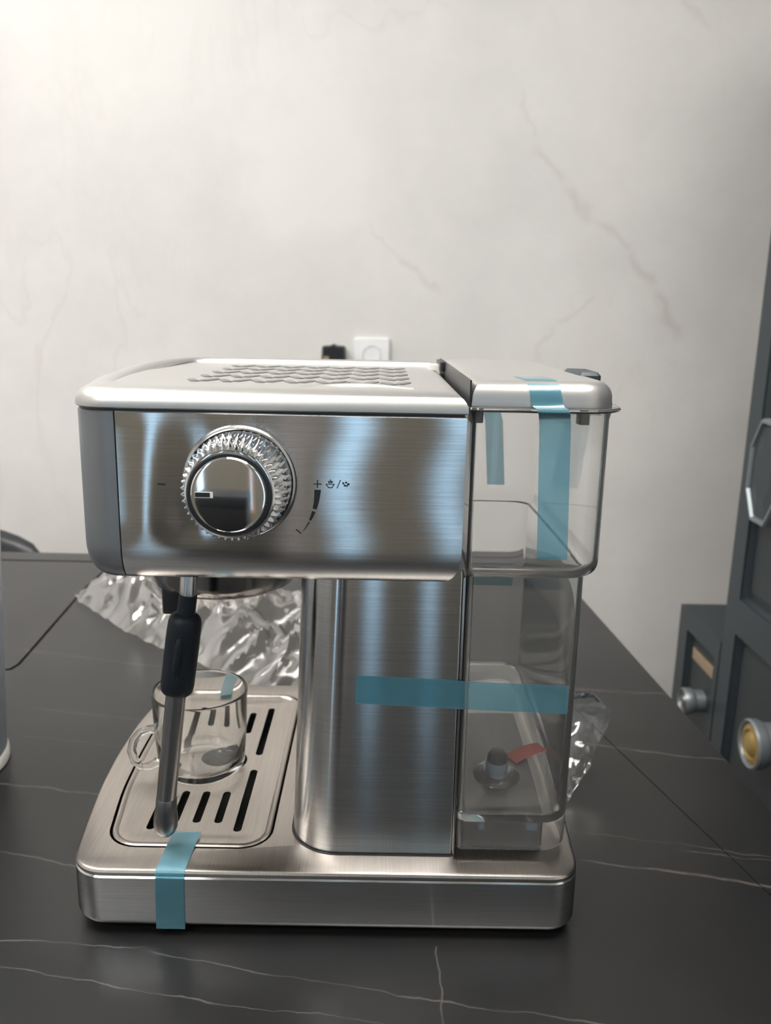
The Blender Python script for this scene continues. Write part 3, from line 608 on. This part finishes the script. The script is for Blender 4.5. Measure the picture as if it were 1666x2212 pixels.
def roundknob(parent, y, z, r, proj, inner):
    k = MB().lathe([(r * .86, -.010), (r * .86, proj * .30), (r * .95, proj * .40), (r, proj * .55), (r, proj), (r * .93, proj + .003), (r * .84, proj + .001), (r * .80, proj - .003)], (XC, y, z), 'X', 40).build('knob', 'silver', parent)
    MB().lathe([(r * .82, proj - .004), (r * .80, proj - .001), (r * .60, proj + .001), (r * .52, proj - .002), (r * .42, proj + .002), (r * .2, proj + .004), (r * .02, proj + .004)], (XC, y, z), 'X', 40).build('knob_inlay', inner, k)
for a, b in D1:
    d = inset_panel('door', tc_, a, b, -.0665, zt - .06); octplate(d, b - .058, .155, .050, .080)
    d = inset_panel('drawer', tc_, a, b, -.66, -.126)
    roundknob(d, b - .150, -.245, .038, .026, 'gold')
lc = thing('low_cabinet', (XC + .25, 1.0, -TZ), 'low slate blue drawer unit with brass label plate and pewter knob', 'cabinet')
fr = MB(); ya, yb, zt, zb = .905, 1.10, -.160, -.72
fr.box((XC + .022, ya, zb), (xr, yb, zt))
for a, b in ((ya, .922), (1.058, yb)): fr.box((XC, a, zb), (XC + .022, b, zt))
for z0, z1 in ((zb, -.66), (-.43, -.40), (-.197, zt)): fr.box((XC, .922, z0), (XC + .022, 1.058, z1))
fr.build('carcass', 'slate', lc, smooth=0)
MB().box((XC + .03, ya + .01, -TZ), (xr, yb - .03, zb)).build('plinth', 'black', lc, smooth=0)
for z0, z1 in ((-.40, -.197), (-.66, -.43)):
    d = inset_panel('drawer', lc, .922, 1.058, z0, z1)
    rbox((XC + .006, .938, z1 - .048), (XC + .012, 1.036, z1 - .026), .001).build('label_plate', 'brass', d)
    roundknob(d, .975, z1 - .108, .024, .026, 'pewter')

# ================================================================ wall fittings
sk = thing('wall_socket', (.1565, Y1, .247), 'white square power socket on the marbled wall', 'socket')
def wallplate(x, z, s, y0, y1, r, mname, parent, name):
    o = rpoly([(x - s, z - s), (x + s, z - s), (x + s, z + s), (x - s, z + s)], r, 5)
    return MB().loft([[(p.x, y, p.y) for p in inset(o, d)] for d, y in ((0, y1), (0, y0 + .002), (.002, y0))]).build(name, mname, parent)
wallplate(.1565, .287, .0405, Y1 - .010, Y1 - .0005, .004, 'white', sk, 'cover_plate')
MB().lathe([(.0215, .0095), (.0215, .0115), (.0200, .0120), (.0190, .0030), (.004, .0028)], (.1565, Y1, .290), 'Y', 40).build('socket_well', 'socketgrey', sk)
for s in (-1, 1): MB().lathe([(.0028, .002), (.0028, .0036)], (.1565 + s * .0095, Y1, .290), 'Y', 14).build('pin_hole', 'black', sk)
pg = thing('power_adapter', (.0700, Y1, .255), 'black plug adapter fixed to the wall beside the white socket', 'plug')
o = rpoly([(.0425, .262), (.0985, .262), (.0965, .3085), (.078, .3095), (.070, .3140), (.062, .3095), (.0445, .3085)], .004, 4)
MB().loft([[(p.x, y, p.y) for p in inset(o, d)] for d, y in ((.004, Y1 - .0005), (0, Y1 - .006), (0, Y1 - .030), (.004, Y1 - .036))]).build('adapter_body', 'black', pg)
MB().box((.048, Y1 - .0372, .270), (.060, Y1 - .0355, .286)).build('rating_sticker', 'brass', pg, smooth=0)

# ================================================================ chairs
def chair(x, y, rz, label, zb):
    """upholstered armless chair; built facing -y, backrest top at zb"""
    t = thing('chair', (x, y, -TZ), label, 'chair'); og = ORG[t.name]; Rm = Matrix.Rotation(rz, 3, 'Z')
    def put(mb, name, m, sm=50):
        mb.v = [tuple(Rm @ (Vector(v) - og) + og) for v in mb.v]; return mb.build(name, m, t, smooth=sm)
    n = 14; loops = []
    for k in range(n + 1):                                  # curved shell, one section for each step across
        u = -1 + 2 * k / n; xx = x + .245 * u; cy = y + .235 - .055 * u * u; e = math.sqrt(max(0, 1 - abs(u) ** 5)); top = zb - .030 * u * u - .035 * (1 - e); bot = -.36 + .04 * (1 - e); h = .022 * max(.25, e)
        loops.append([(xx, cy - h, bot + .012), (xx, cy - h * 1.1, (bot + top) / 2), (xx, cy - h, top - .020), (xx, cy - h * .5, top - .005), (xx, cy + h * .5, top), (xx, cy + h, top - .018), (xx, cy + h, (bot + top) / 2), (xx, cy + h * .8, bot + .01), (xx, cy, bot)])
    put(MB().loft(loops), 'backrest', 'leather')
    put(rbox((x - .24, y - .24, -.33), (x + .24, y + .235, -.265), .06, .022), 'seat', 'leather')
    for sx in (-1, 1):
        for sy in (-1, 1): put(MB().tube([(x + sx * .17, y + sy * .17, -.32), (x + sx * .21, y + sy * .21, -TZ + .001)], [.016, .010], 14), 'leg', 'black')
    return t
chair(-.745, 1.02, 0, 'dark curved chair back peeking over the far table edge', -.066)

# unseen black block, added to stand in for the photographer mirrored in the knob
bx = thing('mirror_stand_in', (0, -.56, 0), 'unseen black block added near the viewer as a dark reflection for the chrome knob', 'box')
rbox((-.062, -.600, 0), (.058, -.520, .165), .003, .001).build('stand_in_body', 'black', bx)
rbox((-.064, -.602, .150), (.060, -.518, .178), .003, .001).build('stand_in_lid', 'leather', bx)
